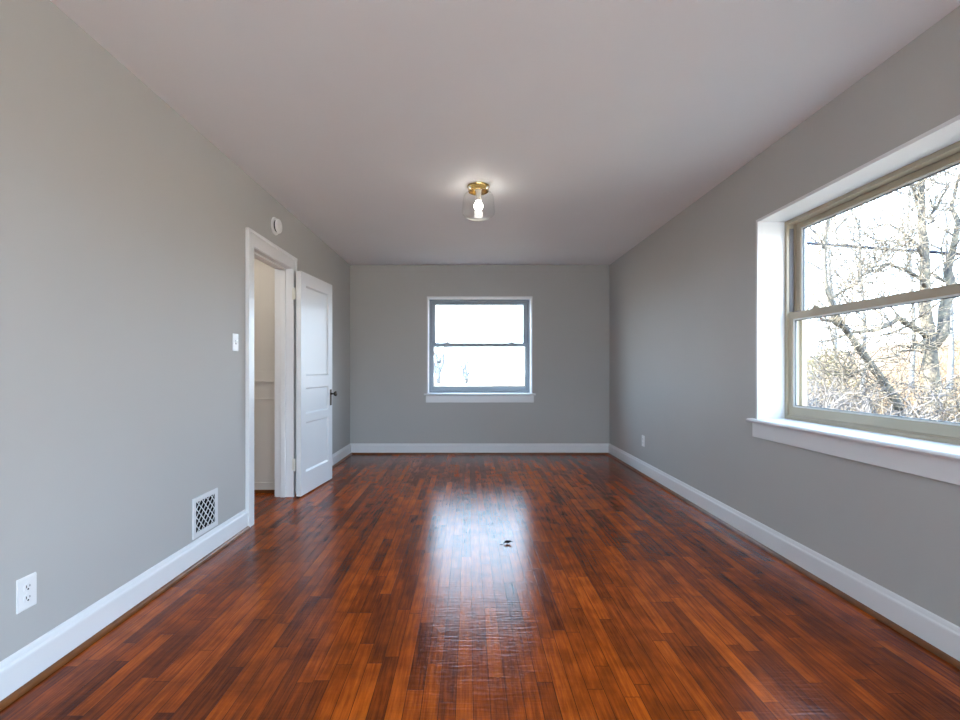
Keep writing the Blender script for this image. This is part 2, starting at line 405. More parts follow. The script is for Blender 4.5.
for (u0, u1, z0, z1) in ((CAS0, DY0-0.005, 0, DZ+0.1), (DY1+0.005, CAS1, 0, DZ+0.1), (DY0-0.005, DY1+0.005, DZ+0.005, DZ+0.1)):
    a.box(u0, u1, WTI, WTI+0.02, z0, z1, 0.003)
obj('hall_casing', a, 'trim', t1)

# ------------------------------------------------------------------ open door leaf (three recessed panels)
HG, LT = Vector((-1.459, 4.093, 0)), Vector((-1.388, 4.791, 0))
dd = (LT-HG).normalized(); dn = Vector((-dd.y, dd.x, 0))     # dn points to the wall behind
DW, DT, DB, DH = 0.70, 0.041, 0.012, 1.978
PD = lambda p: HG + dd*p[0] + dn*p[1] + Vector((0, 0, p[2]))
panels = [(0.098, DW-0.098, 1.060, 1.865), (0.098, DW-0.098, 0.722, 0.955), (0.098, DW-0.098, 0.205, 0.648)]
door = obj('door_1', MB(PD).sheet((0, DW), (DB, DH), panels, 0, DT), 'door', kind='structure', label='white three panel door standing open against the left wall', category='door')
for (u0, u1, z0, z1) in panels:
    a = MB(PD)
    a.box(u0-0.002, u1+0.002, 0.013, DT-0.013, z0-0.002, z1+0.002)
    for sd_, w0, w1 in ((0, 0.0015, 0.013), (1, DT-0.0015, DT-0.013)):       # sticking: sloping moulding round the panel
        q = 0.014
        for A, B, Cc, D in (((u0, z0), (u1, z0), (u1-q, z0+q), (u0+q, z0+q)), ((u0, z1), (u1, z1), (u1-q, z1-q), (u0+q, z1-q)),
                            ((u0, z0), (u0, z1), (u0+q, z1-q), (u0+q, z0+q)), ((u1, z0), (u1, z1), (u1-q, z1-q), (u1-q, z0+q))):
            a.face([(A[0], w0, A[1]), (B[0], w0, B[1]), (Cc[0], w1, Cc[1]), (D[0], w1, D[1])])
    obj('door_panel', a, 'door', door)
# knob set
kz, ku = 0.862, DW-0.042
for face_w, sgn in ((0.0, -1), (DT, 1)):
    hs = obj('escutcheon', MB(PD).box(ku-0.02, ku+0.02, min(face_w, face_w+sgn*0.004), max(face_w, face_w+sgn*0.004), kz-0.105, kz+0.055, 0.0015), 'bronze', door, label='dark bronze key plate')
    a = MB(PD)
    a.lathe([(0, -0.0), (0.013, 0), (0.013, 0.006), (0.008, 0.010), (0.008, 0.028), (0.016, 0.034), (0.0245, 0.042), (0.026, 0.050), (0.0225, 0.058), (0.012, 0.062), (0, 0.063)], ((ku, face_w+sgn*0.004, kz+0.012), (0, sgn, 0)), 24)
    smooth_by_angle(obj('knob', a, 'bronze', hs), 50)
# hinges on the jamb edge
for z in (1.73, 0.235):
    a = MB()
    hp = Vector((XL+0.050, DY1-0.018, 0))
    for k in range(3): a.tube([(hp.x, hp.y, z+k*0.034), (hp.x, hp.y, z+k*0.034+0.032)], 0.0075, 12)
    a.tube([(hp.x, hp.y, z-0.007), (hp.x, hp.y, z+0.108)], [0.005, 0.005], 10)
    a.box(hp.x-0.026, hp.x, hp.y+0.010, hp.y+0.0185, z, z+0.1)
    obj('hinge', a, 'cream', door, label='cream painted butt hinge')

# ------------------------------------------------------------------ windows
def window(name, P, U, z0, z1, label, mullions=(), vinyl='vinyl'):
    u0, u1 = U
    # jamb boards lining the deep reveal
    a = MB(P)
    a.box(u0-JB, u0, -0.003, 0.172, z0, z1+JB, 0.002); a.box(u1, u1+JB, -0.003, 0.172, z0, z1+JB, 0.002); a.box(u0, u1, -0.003, 0.172, z1, z1+JB, 0.002)
    root = struct(name, a, 'trim', label, 'window')
    # stool with rounded nose, apron
    a = MB(P); pr = [(-0.045, z0-0.018), (-0.0485, z0-0.0125), (-0.045, z0-0.006), (-0.038, z0), (0.172, z0+0.004), (0.172, z0-0.025), (-0.0, z0-0.025), (-0.040, z0-0.0235)]
    a.prism(pr, u0-0.001, u1+0.001)
    prh = [(-0.045, z0-0.018), (-0.0485, z0-0.0125), (-0.045, z0-0.006), (-0.038, z0), (-0.004, z0), (-0.004, z0-0.025), (-0.040, z0-0.0235)]
    a.prism(prh, u0-0.052, u0-0.001); a.prism(prh, u1+0.001, u1+0.052)
    obj('stool', a, 'trim', root)
    obj('apron', MB(P).box(u0-0.03, u1+0.03, -0.019, 0, z0-0.118, z0-0.025, 0.003), 'trim', root)
    zm = z0 + (z1-z0)*0.518
    cuts = [u0, *mullions, u1]
    for k, (a0, a1) in enumerate(zip(cuts, cuts[1:])):
        s0 = a0 + (0.03 if k else 0); s1 = a1 - (0.03 if k < len(cuts)-2 else 0)
        a = MB(P)
        # master frame: side jambs, head and sloped sill
        a.box(s0, s0+0.022, 0.172, 0.30, z0, z1); a.box(s1-0.022, s1, 0.172, 0.30, z0, z1)
        a.box(s0+0.022, s1-0.022, 0.172, 0.30, z1-0.022, z1)
        a.prism([(0.172, z0), (0.30, z0), (0.30, z0+0.012), (0.225, z0+0.018), (0.222, z0+0.032), (0.182, z0+0.030), (0.180, z0+0.022), (0.172, z0+0.022)], s0+0.022, s1-0.022)
        # parting stops between the tracks
        a.box(s0+0.022, s0+0.036, 0.216, 0.221, z0, z1-0.022); a.box(s1-0.036, s1-0.022, 0.216, 0.221, z0, z1-0.022)
        a.box(s0+0.022, s0+0.044, 0.255, 0.268, z0, z1-0.022); a.box(s1-0.044, s1-0.022, 0.255, 0.268, z0, z1-0.022); a.box(s0+0.022, s1-0.022, 0.255, 0.268, z1-0.034, z1-0.022)
        if k: a.box(a0-0.03, a0+0.03, 0.165, 0.30, z0, z1)
        fr = obj('frame', a, vinyl, root)
        a = MB(P)
        a.box(s0+0.022, s0+0.026, 0.187, 0.212, zm+0.03, z1-0.05); a.box(s1-0.026, s1-0.022, 0.187, 0.212, zm+0.03, z1-0.05)
        obj('balance_track', a, 'track', fr, label='dark grey sash track')
        # sashes
        for nm, l, r, b, t, w0, st, tr_, br in (('upper_sash', s0+0.037, s1-0.037, zm-0.020, z1-0.024, 0.222, 0.034, 0.032, 0.034), ('lower_sash', s0+0.0225, s1-0.0225, z0+0.031, zm+0.022, 0.184, 0.030, 0.042, 0.050)):
            a = MB(P); a.sheet((l, r), (b, t), [(l+st, r-st, b+br, t-tr_)], w0, w0+0.031)
            sash = obj(nm, a, vinyl, root)
            gl, gr, gb, gt = l+st, r-st, b+br, t-tr_
            a = MB(P)
            for (x0, x1, y0, y1) in ((gl, gl+0.009, gb, gt), (gr-0.009, gr, gb, gt), (gl, gr, gb, gb+0.009), (gl, gr, gt-0.009, gt)):
                a.box(x0, x1, w0+0.006, w0+0.026, y0, y1)
            obj('glazing_bead', a, 'bead', sash, label='white glazing bead')
            a = MB(P)
            for (x0, x1, y0, y1) in ((gl+0.009, gl+0.0125, gb+0.009, gt-0.009), (gr-0.0125, gr-0.009, gb+0.009, gt-0.009), (gl+0.009, gr-0.009, gb+0.009, gb+0.0125), (gl+0.009, gr-0.009, gt-0.0125, gt-0.009)):
                a.box(x0, x1, w0+0.010, w0+0.021, y0, y1)
            obj('gasket', a, 'gasket', sash)
            obj('pane', MB(P).box(gl+0.002, gr-0.002, w0+0.0135, w0+0.0175, gb+0.002, gt-0.002), 'glass', sash, label='clear glass pane')
            if nm == 'lower_sash':
                wd = r-l
                for c in (l+wd*0.165, r-wd*0.165):
                    a = MB(P)
                    a.box(c-0.034, c+0.034, w0+0.006, w0+0.030, t, t+0.006, 0.001)
                    a.lathe([(0.0, 0.0), (0.014, 0.0), (0.014, 0.010), (0.010, 0.016), (0, 0.016)], ((c, w0+0.018, t+0.005), (0, 0, 1)), 16)
                    a.box(c-0.005, c+0.036, w0+0.010, w0+0.020, t+0.010, t+0.019, 0.002)
                    obj('sash_lock', a, vinyl, sash)
                for c in (l+0.045, r-0.045):
                    obj('tilt_latch', MB(P).box(c-0.022, c+0.022, w0+0.008, w0+0.022, t, t+0.007, 0.002), 'track', sash)
    return root

window('window_1', PB, W1U, WZ0, WZ1, 'small double hung window centred in the end wall', (), 'backlitvinyl')
window('window_2', PR, W2U, WZ0, WZ1, 'large double hung window in the right wall showing bare trees')
window('fill_window_3', PR, W3U, RZ0, RZ1, 'unseen wide window added in the right wall behind the camera for fill daylight', (-1.02,))
window('fill_window_4', PF, W4U, RZ0, RZ1, 'unseen picture window of three units added behind the camera for fill daylight', (-0.35, 0.65))
zc, zh = (WZ0+WZ1)/2, WZ1-WZ0
portal((0.149, YB+WT-0.005, zc), (-PI/2, 0, 0), 1.36, zh)
portal((XR+WT-0.005, sum(W2U)/2, zc), (PI/2, 0, PI/2), 1.36, zh)
rc, rh = (RZ0+RZ1)/2, RZ1-RZ0
portal((XR+WT-0.005, sum(W3U)/2, rc), (PI/2, 0, PI/2), W3U[1]-W3U[0], rh)
portal((sum(W4U)/2, YF-WT+0.005, rc), (PI/2, 0, 0), W4U[1]-W4U[0], rh)

# unseen slabs added to steer bounced light: pale terrace behind the camera, dark one under the small window
struct('reflector', MB().box(-9, 9, YF-WT-9, YF-WT, -0.32, -0.20), 'bouncer', 'unseen pale terrace outside the picture window behind the camera', 'reflector')
struct('bounce_damper', MB().box(-6, 3.2, YB+WT, YB+WT+12, -0.5, -0.22), 'damper', 'unseen dark slab added below the small window to cut light bounced indoors', 'bounce damper')

# ------------------------------------------------------------------ ceiling light
LX, LY = 0.075, 3.545
L = empty('ceiling_light', (LX, LY, H), label='semi flush ceiling light with brass canopy and clear glass bell shade', category='ceiling light')
up, dn_ = (0, 0, 1), (0, 0, -1)
a = MB().lathe([(0.0, 0.0), (0.083, 0.0), (0.085, 0.004), (0.083, 0.010), (0.078, 0.014), (0.0765, 0.040), (0.0745, 0.043), (0.0725, 0.040), (0.0725, 0.020), (0.060, 0.016), (0.040, 0.020), (0.028, 0.026), (0, 0.026)], ((LX, LY, H), dn_), 48)
cano = smooth_by_angle(obj('canopy', a, 'brass', L), 30)
a = MB().lathe([(0, 0.02), (0.024, 0.02), (0.026, 0.03), (0.021, 0.036), (0.021, 0.092), (0.023, 0.100), (0.020, 0.112), (0, 0.112)], ((LX, LY, H), dn_), 28)
smooth_by_angle(obj('socket', a, 'plate', L, label='white lamp socket'), 30)
for k in range(3):
    an = math.radians((-135, -45, 90)[k])
    d = Vector((math.cos(an), math.sin(an), 0))
    a = MB(); p0 = Vector((LX, LY, H-0.032))
    a.tube([p0+d*0.074, p0+d*0.086], 0.0035, 8); a.tube([p0+d*0.086, p0+d*0.089, p0+d*0.096, p0+d*0.099], [0.006, 0.0105, 0.0105, 0.006], 14)
    smooth_by_angle(obj('thumb_screw', a, 'steel', cano, label='shiny steel thumb screw'), 40)
# bell shade: outer and inner wall
op = [(0.070, 0.024), (0.071, 0.046), (0.084, 0.051), (0.102, 0.059), (0.113, 0.075), (0.1185, 0.105), (0.121, 0.145), (0.124, 0.175), (0.1255, 0.195), (0.122, 0.213), (0.109, 0.228), (0.085, 0.240), (0.055, 0.247), (0.025, 0.2505), (0.0, 0.2515)]
ip = [(max(r-0.0035, 0), h-(0.003 if h > 0.2 else 0)) for r, h in op]
a = MB().lathe(op, ((LX, LY, H), dn_), 56); a.lathe(ip, ((LX, LY, H), dn_), 56)
sh = obj('glass_shade', a, 'shade', L, smooth=True, label='clear glass bell shade')
a = MB().lathe([(0, 0.110), (0.013, 0.112), (0.014, 0.118), (0.023, 0.125), (0.031, 0.138), (0.033, 0.151), (0.030, 0.165), (0.021, 0.176), (0.010, 0.181), (0, 0.182)], ((LX, LY, H), dn_), 28)
obj('bulb', a, 'bulb', L, smooth=True, label='glowing white bulb')
pl = bpy.data.lights.new('bulb_light', 'POINT'); plo = bpy.data.objects.new('bulb_light', pl); COL.objects.link(plo)
pl.energy = 3.2; pl.color = (1.0, 0.97, 0.90); pl.shadow_soft_size = 0.03
plo.parent = L; plo.location = (0, 0, -0.15)

# ------------------------------------------------------------------ smoke detector over the doorway
sdY, sdZ = 3.795, 2.275
S = empty('smoke_detector', (XL, sdY, sdZ), label='round white smoke detector on the wall above the doorway', category='smoke detector')
ax = (1, 0, 0)
a = MB().lathe([(0, 0), (0.070, 0), (0.071, 0.004), (0.069, 0.012), (0.060, 0.014), (0.0, 0.014)], ((XL, sdY, sdZ), ax), 40)
smooth_by_angle(obj('base_plate', a, 'plate', S), 35)
a = MB().lathe([(0, 0.014), (0.047, 0.014), (0.047, 0.028), (0.0, 0.028)], ((XL, sdY, sdZ), ax), 40)
obj('sensor_gap', a, 'dark', S, label='dark vent gap')
a = MB().lathe([(0, 0.026), (0.055, 0.026), (0.058, 0.029), (0.057, 0.036), (0.053, 0.043), (0.045, 0.046), (0.016, 0.047), (0.015, 0.045), (0.0, 0.045)], ((XL, sdY, sdZ), ax), 40)
smooth_by_angle(obj('cover', a, 'plate', S), 35)

# ------------------------------------------------------------------ light switch, outlets
def wall_plate(name, P, u, z, label, cat, kind, group=None):
    a = MB(P); hw_, hh = 0.0355, 0.0585
    a.prism([(0, z-hh), (-0.003, z-hh), (-0.0055, z-hh+0.004), (-0.0055, z+hh-0.004), (-0.003, z+hh), (0, z+hh)], u-hw_, u+hw_)
    o = obj(name, a, 'plate', label=label, category=cat)
    if group: o['group'] = group
    if kind == 'switch':
        obj('toggle_slot', MB(P).box(u-0.006, u+0.006, -0.0062, -0.005, z-0.013, z+0.013), 'gasket', o)
        a = MB(P); a.prism([(-0.005, z-0.006), (-0.020, z+0.006), (-0.020, z+0.013), (-0.005, z+0.008)], u-0.0045, u+0.0045)
        obj('toggle', a, 'plate', o)
        zs = (z-0.030, z+0.030)
    else:
        for s in (-1, 1):
            zz = z + s*0.0195
            a = MB(P); pts = []
            for k in range(28):
                an = 2*PI*k/28; pts.append((max(-0.0145, min(0.0145, 0.0175*math.cos(an))), 0.0142*math.sin(an)))
            f0 = [a.bm.verts.new(P((u+x, -0.0055, zz+y))) for x, y in pts]; f1 = [a.bm.verts.new(P((u+x*0.97, -0.0082, zz+y*0.97))) for x, y in pts]
            for k in range(28): a.bm.faces.new((f0[k], f0[(k+1) % 28], f1[(k+1) % 28], f1[k]))
            a.bm.faces.new(f1)
            r = obj('receptacle', a, 'plate', o)
            a = MB(P)
            a.box(u-0.0078, u-0.0052, -0.0085, -0.0078, zz-0.001, zz+0.0085); a.box(u+0.0052, u+0.0074, -0.0085, -0.0078, zz, zz+0.0075)
            a.lathe([(0, 0), (0.0032, 0), (0.0032, 0.0007), (0, 0.0007)], ((u, -0.0078, zz-0.0065), (0, -1, 0)), 12)
            obj('slots', a, 'dark', r, label='dark plug slots')
        zs = (z,)
    for zz in zs:
        obj('screw', MB(P).lathe([(0, 0), (0.0034, 0), (0.003, 0.0012), (0, 0.0014)], ((u, -0.0055, zz), (0, -1, 0)), 12), 'plate', o)
    return o
wall_plate('light_switch', PL, 3.155, 1.300, 'white toggle light switch plate on the wall beside the doorway', 'light switch', 'switch')
wall_plate('wall_outlet', PL, 1.664, 0.328, 'white duplex outlet low on the left wall nearest the camera', 'outlet', 'outlet')
wall_plate('wall_outlet', PR, 5.01, 0.356, 'white duplex outlet on the right wall, far beyond the large window', 'outlet', 'outlet')

# ------------------------------------------------------------------ heating register on the left wall
ru0, ru1, rz0, rz1 = 2.662, 2.925, 0.152, 0.383
mg = 0.028
a = MB(PL)
a.sheet((ru0, ru1), (rz0, rz1), [(ru0+mg, ru1-mg, rz0+mg, rz1-mg)], -0.009, 0.0)
bmesh.ops.bevel(a.bm, geom=[e for e in a.bm.edges if e.is_manifold and e.calc_face_angle(0) > 1.0], offset=0.002, segments=1, affect='EDGES')
R = obj('wall_register', a, 'register', label='white metal heating register with diagonal lattice low on the left wall', category='heating vent')
obj('duct_shade', MB(PL).box(ru0+0.02, ru1-0.02, -0.0015, -0.0005, rz0+0.02, rz1-0.02), 'dark', R, label='black sheet for the shade behind the lattice')  # flat black sheet paints the shade inside the register
a = MB(PL); iu0, iu1, iz0, iz1 = ru0+mg-0.003, ru1-mg+0.003, rz0+mg-0.003, rz1-mg+0.003
def clip_bar(p, d):
    ts = []
    t0, t1 = -9, 9
    for c, lo, hi, v in ((p[0], iu0, iu1, d[0]), (p[1], iz0, iz1, d[1])):
        x, y = (lo-c)/v, (hi-c)/v
        t0 = max(t0, min(x, y)); t1 = min(t1, max(x, y))
    return (t0, t1) if t1 > t0 + 0.004 else None
cu, cz_ = (iu0+iu1)/2, (iz0+iz1)/2
for dx, dz, off in ((0.707, 0.707, 0), (0.707, -0.707, 1)):
    for k in range(-12, 13):
        p = (cu - dz*k*0.0335, cz_ + dx*k*0.0335)
        q = clip_bar(p, (dx, dz))
        if not q: continue
        A = (p[0]+dx*q[0], p[1]+dz*q[0]); B = (p[0]+dx*q[1], p[1]+dz*q[1]); hb = 0.0019
        nx, nz = -dz*hb, dx*hb
        vs = [(A[0]+nx, A[1]+nz), (B[0]+nx, B[1]+nz), (B[0]-nx, B[1]-nz), (A[0]-nx, A[1]-nz)]
        w0, w1 = (-0.0065, -0.003) if off else (-0.0075, -0.004)
        f0 = [a.bm.verts.new(PL((x, w0, z))) for x, z in vs]; f1 = [a.bm.verts.new(PL((x, w1, z))) for x, z in vs]
        a.bm.faces.new(f0); a.bm.faces.new(f1[::-1])
        for i in range(4): a.bm.faces.new((f0[i], f0[(i+1) % 4], f1[(i+1) % 4], f1[i]))
obj('lattice', a, 'register', R)

# ------------------------------------------------------------------ withered leaf on the floor
a = MB(); rnd = random.Random(4)
lx, ly = 0.253, 3.005; n = 9
rows = []
for i in range(n):
    t = i/(n-1); wv = 0.016*math.sin(PI*min(1, t*1.08+0.02))**0.7; z = 0.003 + 0.012*t*t + 0.003*math.sin(t*9)
    cx, cy = lx - 0.03 + 0.062*t, ly + 0.012*math.sin(t*3)
    rows.append([(cx, cy - wv, z + 0.009*wv/0.016), (cx, cy, z), (cx, cy + wv, z + 0.012*wv/0.016)])
for r0, r1 in zip(rows, rows[1:]):
    for k in range(2):
        a.face([r0[k], r0[k+1], r1[k+1], r1[k]])
a.tube([(lx-0.03, ly, 0.003), (lx-0.045, ly-0.006, 0.0015), (lx-0.055, ly-0.004, 0.0015)], 0.0012, 5)
bmesh.ops.remove_doubles(a.bm, verts=a.bm.verts, dist=1e-5)
lo = obj('dried_leaf', a, 'leaf', smooth=True, label='small dark dried leaf lying on the shiny floor', category='leaf')
so = lo.modifiers.new('thickness', 'SOLIDIFY'); so.thickness = 0.0008

# ------------------------------------------------------------------ outside: field, trees, brush, cable
def sstep(a, b, x):
    t = max(0.0, min(1.0, (x-a)/(b-a))); return t*t*(3-2*t)
def gz(x, y):
    s = x - 0.55*y
    h = -0.45 + 0.35*sstep(3, 8, x) + 3.0*sstep(3.2, 12, s)*sstep(9, 26, x)
    h += 0.5*sstep(12, 40, y)*sstep(6, -6, x)
    return h + 0.10*mnoise.noise(Vector((x*0.35, y*0.35, 0.3)))*sstep(1.0, 4.0, max(x-XR, y-YB, -x-3, -y-3))
a = MB(); N = 110
def gridc(i): 
    t = i/N*2-1; return 75*(abs(t)**1.7)*(1 if t > 0 else -1)
gv = [[a.bm.verts.new((gridc(i)+3, gridc(j)+5, gz(gridc(i)+3, gridc(j)+5))) for j in range(N+1)] for i in range(N+1)]
for i in range(N):
    for j in range(N): a.bm.faces.new((gv[i][j], gv[i+1][j], gv[i+1][j+1], gv[i][j+1]))
go = obj('ground', a, 'ground', smooth=True, kind='structure', label='dry tan field rising behind the trees outside', category='ground')
go.data.materials.append(M['hillgrass'])
for p in go.data.polygons:
    wx, wy = p.center.x + go.location.x, p.center.y + go.location.y
    if wx > 2.1 and wy > 2.5: p.material_index = 1  # dark grass carried up to the house to dim bounce at the right window

def path_pts(rnd, p, d, length, n, wig, up):
    pts = [p.copy()]; d = d.normalized()
    for _ in range(n):
        d = (d + Vector((rnd.gauss(0, wig), rnd.gauss(0, wig), rnd.gauss(0, wig)+up))).normalized()
        pts.append(pts[-1] + d*(length/n))
    return pts
def dirs_at(pts, i): return (pts[min(i+1, len(pts)-1)] - pts[max(i-1, 0)]).normalized()

def twigs(mb, rnd, pts, rads, depth, scale, dens, start=1):
    # grow side branches along a path
    for i in range(start, len(pts)):
        for _ in range(dens if depth > 1 else max(1, dens-1)):
            if rnd.random() < 0.42: continue
            t = dirs_at(pts, i); o = t.orthogonal(); o.rotate(Matrix.Rotation(rnd.uniform(0, 2*PI), 3, t))
            d = (t*rnd.uniform(0.3, 0.9) + o).normalized(); d.z += 0.18
            ln = scale*rnd.uniform(0.55, 1.25); r0 = max(0.0065, min(rads[i]*0.55, 0.013*ln+0.003))
            n = 7 if depth > 1 else 5
            base = pts[i].lerp(pts[i-1], rnd.random())
            q = path_pts(rnd, base, d, ln, n, 0.15, 0.06)
            rr = [r0 + (0.0050-r0)*k/n for k in range(n+1)]
            mb.tube(q, rr, 4 if r0 > 0.012 else 3, cap=False)
            if depth > 1: twigs(mb, rnd, q, rr, depth-1, ln*0.6, dens, 1)

def resample(pts, n):
    pts = [Vector(p) for p in pts]; out = []
    seg = [(b-a_).length for a_, b in zip(pts, pts[1:])]; tot = sum(seg)
    for k in range(n+1):
        s = tot*k/n; i = 0
        while i < len(seg)-1 and s > seg[i]: s -= seg[i]; i += 1
        t = s/seg[i] if seg[i] else 0
        p0 = pts[max(i-1, 0)]; p1 = pts[i]; p2 = pts[i+1]; p3 = pts[min(i+2, len(pts)-1)]
        out.append(0.5*((2*p1) + (p2-p0)*t + (2*p0-5*p1+4*p2-p3)*t*t + (3*p1-p0-3*p2+p3)*t**3))
    return out

def tree(seed, trunk, r0, r1, limbs, label, m='bark', depth=3, scale=1.0, dens=2, group=None, nseg=14, tw_start=6, limb_r=None):
    rnd = random.Random(seed)
    b = Vector(trunk[0]); trunk = [Vector((b.x, b.y, gz(b.x, b.y)-0.15))] + [Vector(p) for p in trunk[1:]]
    pts = resample(trunk, nseg); rads = [r0 + (r1-r0)*(k/nseg)**0.6 for k in range(nseg+1)]; rads[0] = r0*1.35
    for i in range(1, len(pts)): pts[i] += Vector((rnd.gauss(0, r0*0.12), rnd.gauss(0, r0*0.12), 0))
    mb = MB(); mb.tube(pts, rads, 9)
    twigs(mb, rnd, pts, [min(r, 0.04) for r in rads], depth-1, scale*0.8, max(1, dens-1), tw_start)
    o = obj('bare_tree', mb, m, smooth=True, label=label, category='tree')
    if group: o['group'] = group
    for lp, lr in limbs:
        q = resample(lp, 10); rr = [lr + (0.006-lr)*k/10 for k in range(11)]
        for i in range(1, len(q)): q[i] += Vector((rnd.gauss(0, 0.03), rnd.gauss(0, 0.05), rnd.gauss(0, 0.03)))
        mb = MB(); mb.tube(q, rr, 7)
        twigs(mb, rnd, q, rr, depth, scale, dens, 2)
        obj('limb', mb, m, o, smooth=True)
    return o

# thick forked tree beyond the right window
tree(3, [(8.95, 9, 0), (8.91, 9, 0.92), (8.80, 9, 1.6), (8.74, 9, 2.45), (8.80, 9.1, 3.4), (8.76, 9.1, 4.4), (8.9, 9.2, 5.3), (8.84, 9.2, 7.0)], 0.17, 0.022, [
    ([(8.82, 9, 1.5), (9.12, 9, 2.26), (9.32, 9.1, 3.0), (9.5, 9.2, 4.0), (10.0, 9.4, 5.6)], 0.11),
    ([(8.80, 9, 1.72), (8.36, 8.9, 1.97), (8.05, 8.8, 2.02), (7.5, 8.7, 1.90), (6.9, 8.6, 1.72), (6.2, 8.5, 1.58)], 0.065),
    ([(8.95, 9, 1.8), (8.5, 8.8, 1.58), (8.0, 8.6, 1.45), (7.5, 8.5, 1.37), (6.8, 8.3, 1.15)], 0.035),
    ([(8.78, 9.1, 3.3), (8.4, 9.0, 3.65), (8.0, 8.9, 3.85), (7.5, 8.8, 3.95)], 0.03),
    ([(8.74, 9, 2.7), (8.26, 8.9, 2.99), (7.85, 8.8, 3.02), (7.3, 8.7, 2.89), (6.9, 8.6, 2.6)], 0.04),
    ([(8.80, 9, 3.9), (9.1, 9, 4.5), (9.6, 9, 5.0)], 0.03),
    ([(8.78, 9.1, 4.4), (8.3, 9, 4.9), (7.7, 9, 5.2)], 0.03),
    ], 'thick bare tree forking low, right of the leaning tree outside', 'palebark', 2, 1.3, 3)
# leaning tree
tree(8, [(7.08, 7.5, 0), (6.85, 7.5, 0.55), (6.38, 7.5, 1.24), (6.09, 7.5, 1.67), (5.9, 7.5, 1.94), (5.74, 7.5, 2.31), (5.66, 7.5, 2.83), (5.74, 7.5, 3.42), (5.85, 7.5, 4.0), (5.95, 7.5, 4.9)], 0.095, 0.012, [
    ([(6.05, 7.5, 1.70), (5.74, 7.4, 1.88), (5.45, 7.3, 1.96), (5.1, 7.2, 2.15)], 0.04),
    ([(5.76, 7.5, 2.24), (6.09, 7.4, 2.47), (6.38, 7.4, 2.83), (6.55, 7.4, 3.3)], 0.025),
    ([(6.2, 7.5, 1.5), (5.95, 7.3, 1.25), (5.95, 7.2, 0.95)], 0.02),
    ([(5.7, 7.5, 2.9), (5.5, 7.5, 3.4), (5.55, 7.5, 4.0)], 0.018),
    ([(6.4, 7.5, 1.2), (5.9, 7.3, 1.05), (5.3, 7.2, 1.0)], 0.02),
    ], 'slender bare tree trunk leaning left outside the right window', 'palebark', 2, 0.95, 3)
# dark snag between the two
tree(11, [(9.6, 9.8, 0), (9.62, 9.8, 0.8), (9.60, 9.8, 1.55)], 0.085, 0.055, [([(9.6, 9.8, 1.5), (9.2, 9.8, 1.62), (8.7, 9.8, 1.5)], 0.03)], 'short dark broken trunk beside the thick forked tree', 'bark', 1, 0.5, 1, tw_start=99)
# background trees behind the right window
rb = random.Random(21)
bgt = [(11.2, 14.5, 7.5, 'thin bare tree behind the leaning tree, left side of the right window'),
       (13.8, 16.5, 8.5, 'tall bare tree behind, between the leaning and the forked tree'),
       (16.0, 17.0, 9.0, 'tall bare tree on the rise behind the forked tree'),
       (14.5, 14.2, 8.0, 'bare tree close to the right edge of the large window')]
for k, (x, y, h, lab) in enumerate(bgt):
    g0 = gz(x, y); lim = []
    for j in range(7):
        z = g0 + h*(0.28 + 0.09*j); an = rb.uniform(0, 2*PI); ln = h*0.28*(1-0.07*j)
        lim.append(([(x, y, z), (x+math.cos(an)*ln*0.5, y+math.sin(an)*ln*0.5, z+ln*0.35), (x+math.cos(an)*ln, y+math.sin(an)*ln, z+ln*0.8)], 0.035))
    tree(40+k, [(x, y, 0), (x+0.1, y, g0+h*0.3), (x-0.1, y, g0+h*0.7), (x+0.1, y, g0+h)], 0.10, 0.012, lim, lab, 'farbark', 2, 1.1, 2)

# trees beyond the back window
far = [(-2.6, 40.0, 3.8, 0.30, 'bare sapling at the left edge of the small window', 'hazebark'),
       (-0.25, 44.0, 3.0, 0.22, 'forked bare sapling left of centre in the small window', 'hazebark')]
for k, (x, y, h, r, lab, bk) in enumerate(far):
    g0 = gz(x, y); lim = [([(x, y, g0+h*0.12), (x-0.3, y, g0+h*0.4), (x-0.5, y, g0+h*0.65), (x-0.6, y, g0+h*0.9)], r*0.6), ([(x, y, g0+h*0.14), (x+0.35, y, g0+h*0.4), (x+0.5, y, g0+h*0.65), (x+0.6, y, g0+h*0.95)], r*0.6)]
    for j in range(5):
        z = g0 + h*(0.18 + 0.10*j); an = rb.uniform(0, 2*PI); ln = h*0.26
        lim.append(([(x, y, z), (x+math.cos(an)*ln*0.4, y+math.sin(an)*ln*0.4, z+ln*0.5), (x+math.cos(an)*ln*0.7, y+math.sin(an)*ln*0.7, z+ln*1.1)], r*0.35))
    tree(70+k, [(x, y, 0), (x+0.05, y, g0+h*0.3), (x-0.1, y, g0+h*0.6), (x, y, g0+h)], r, 0.02, lim, lab, bk, 2, 1.1, 2)

# shrubs and brambles
def shrub(seed, x, y, h, rad, n, m, label, name='bare_shrub', dep=2):
    rnd = random.Random(seed); mb = MB(); z0 = gz(x, y)-0.05
    for _ in range(n):
        an = rnd.uniform(0, 2*PI); ti = rnd.uniform(0.1, 1.0)
        d = Vector((math.cos(an)*ti, math.sin(an)*ti, 1.0))
        p = Vector((x+math.cos(an)*rad*0.3*rnd.random(), y+math.sin(an)*rad*0.3*rnd.random(), z0))
        q = path_pts(rnd, p, d, h*rnd.uniform(0.7, 1.2), 6, 0.16, -0.05)
        rr = [0.010-0.0012*k for k in range(7)]
        mb.tube(q, rr, 4, cap=False); twigs(mb, rnd, q, rr, dep, h*0.32, 2, 2)
    return obj(name, mb, m, label=label, category='shrub')
shrub(101, 4.9, 6.4, 1.15, 1.0, 26, 'bramble', 'grey tangled bramble low at the left end of the right window')
shrub(102, 6.0, 6.8, 1.05, 1.0, 26, 'bramble', 'grey tangled bramble in front of the leaning trunk')
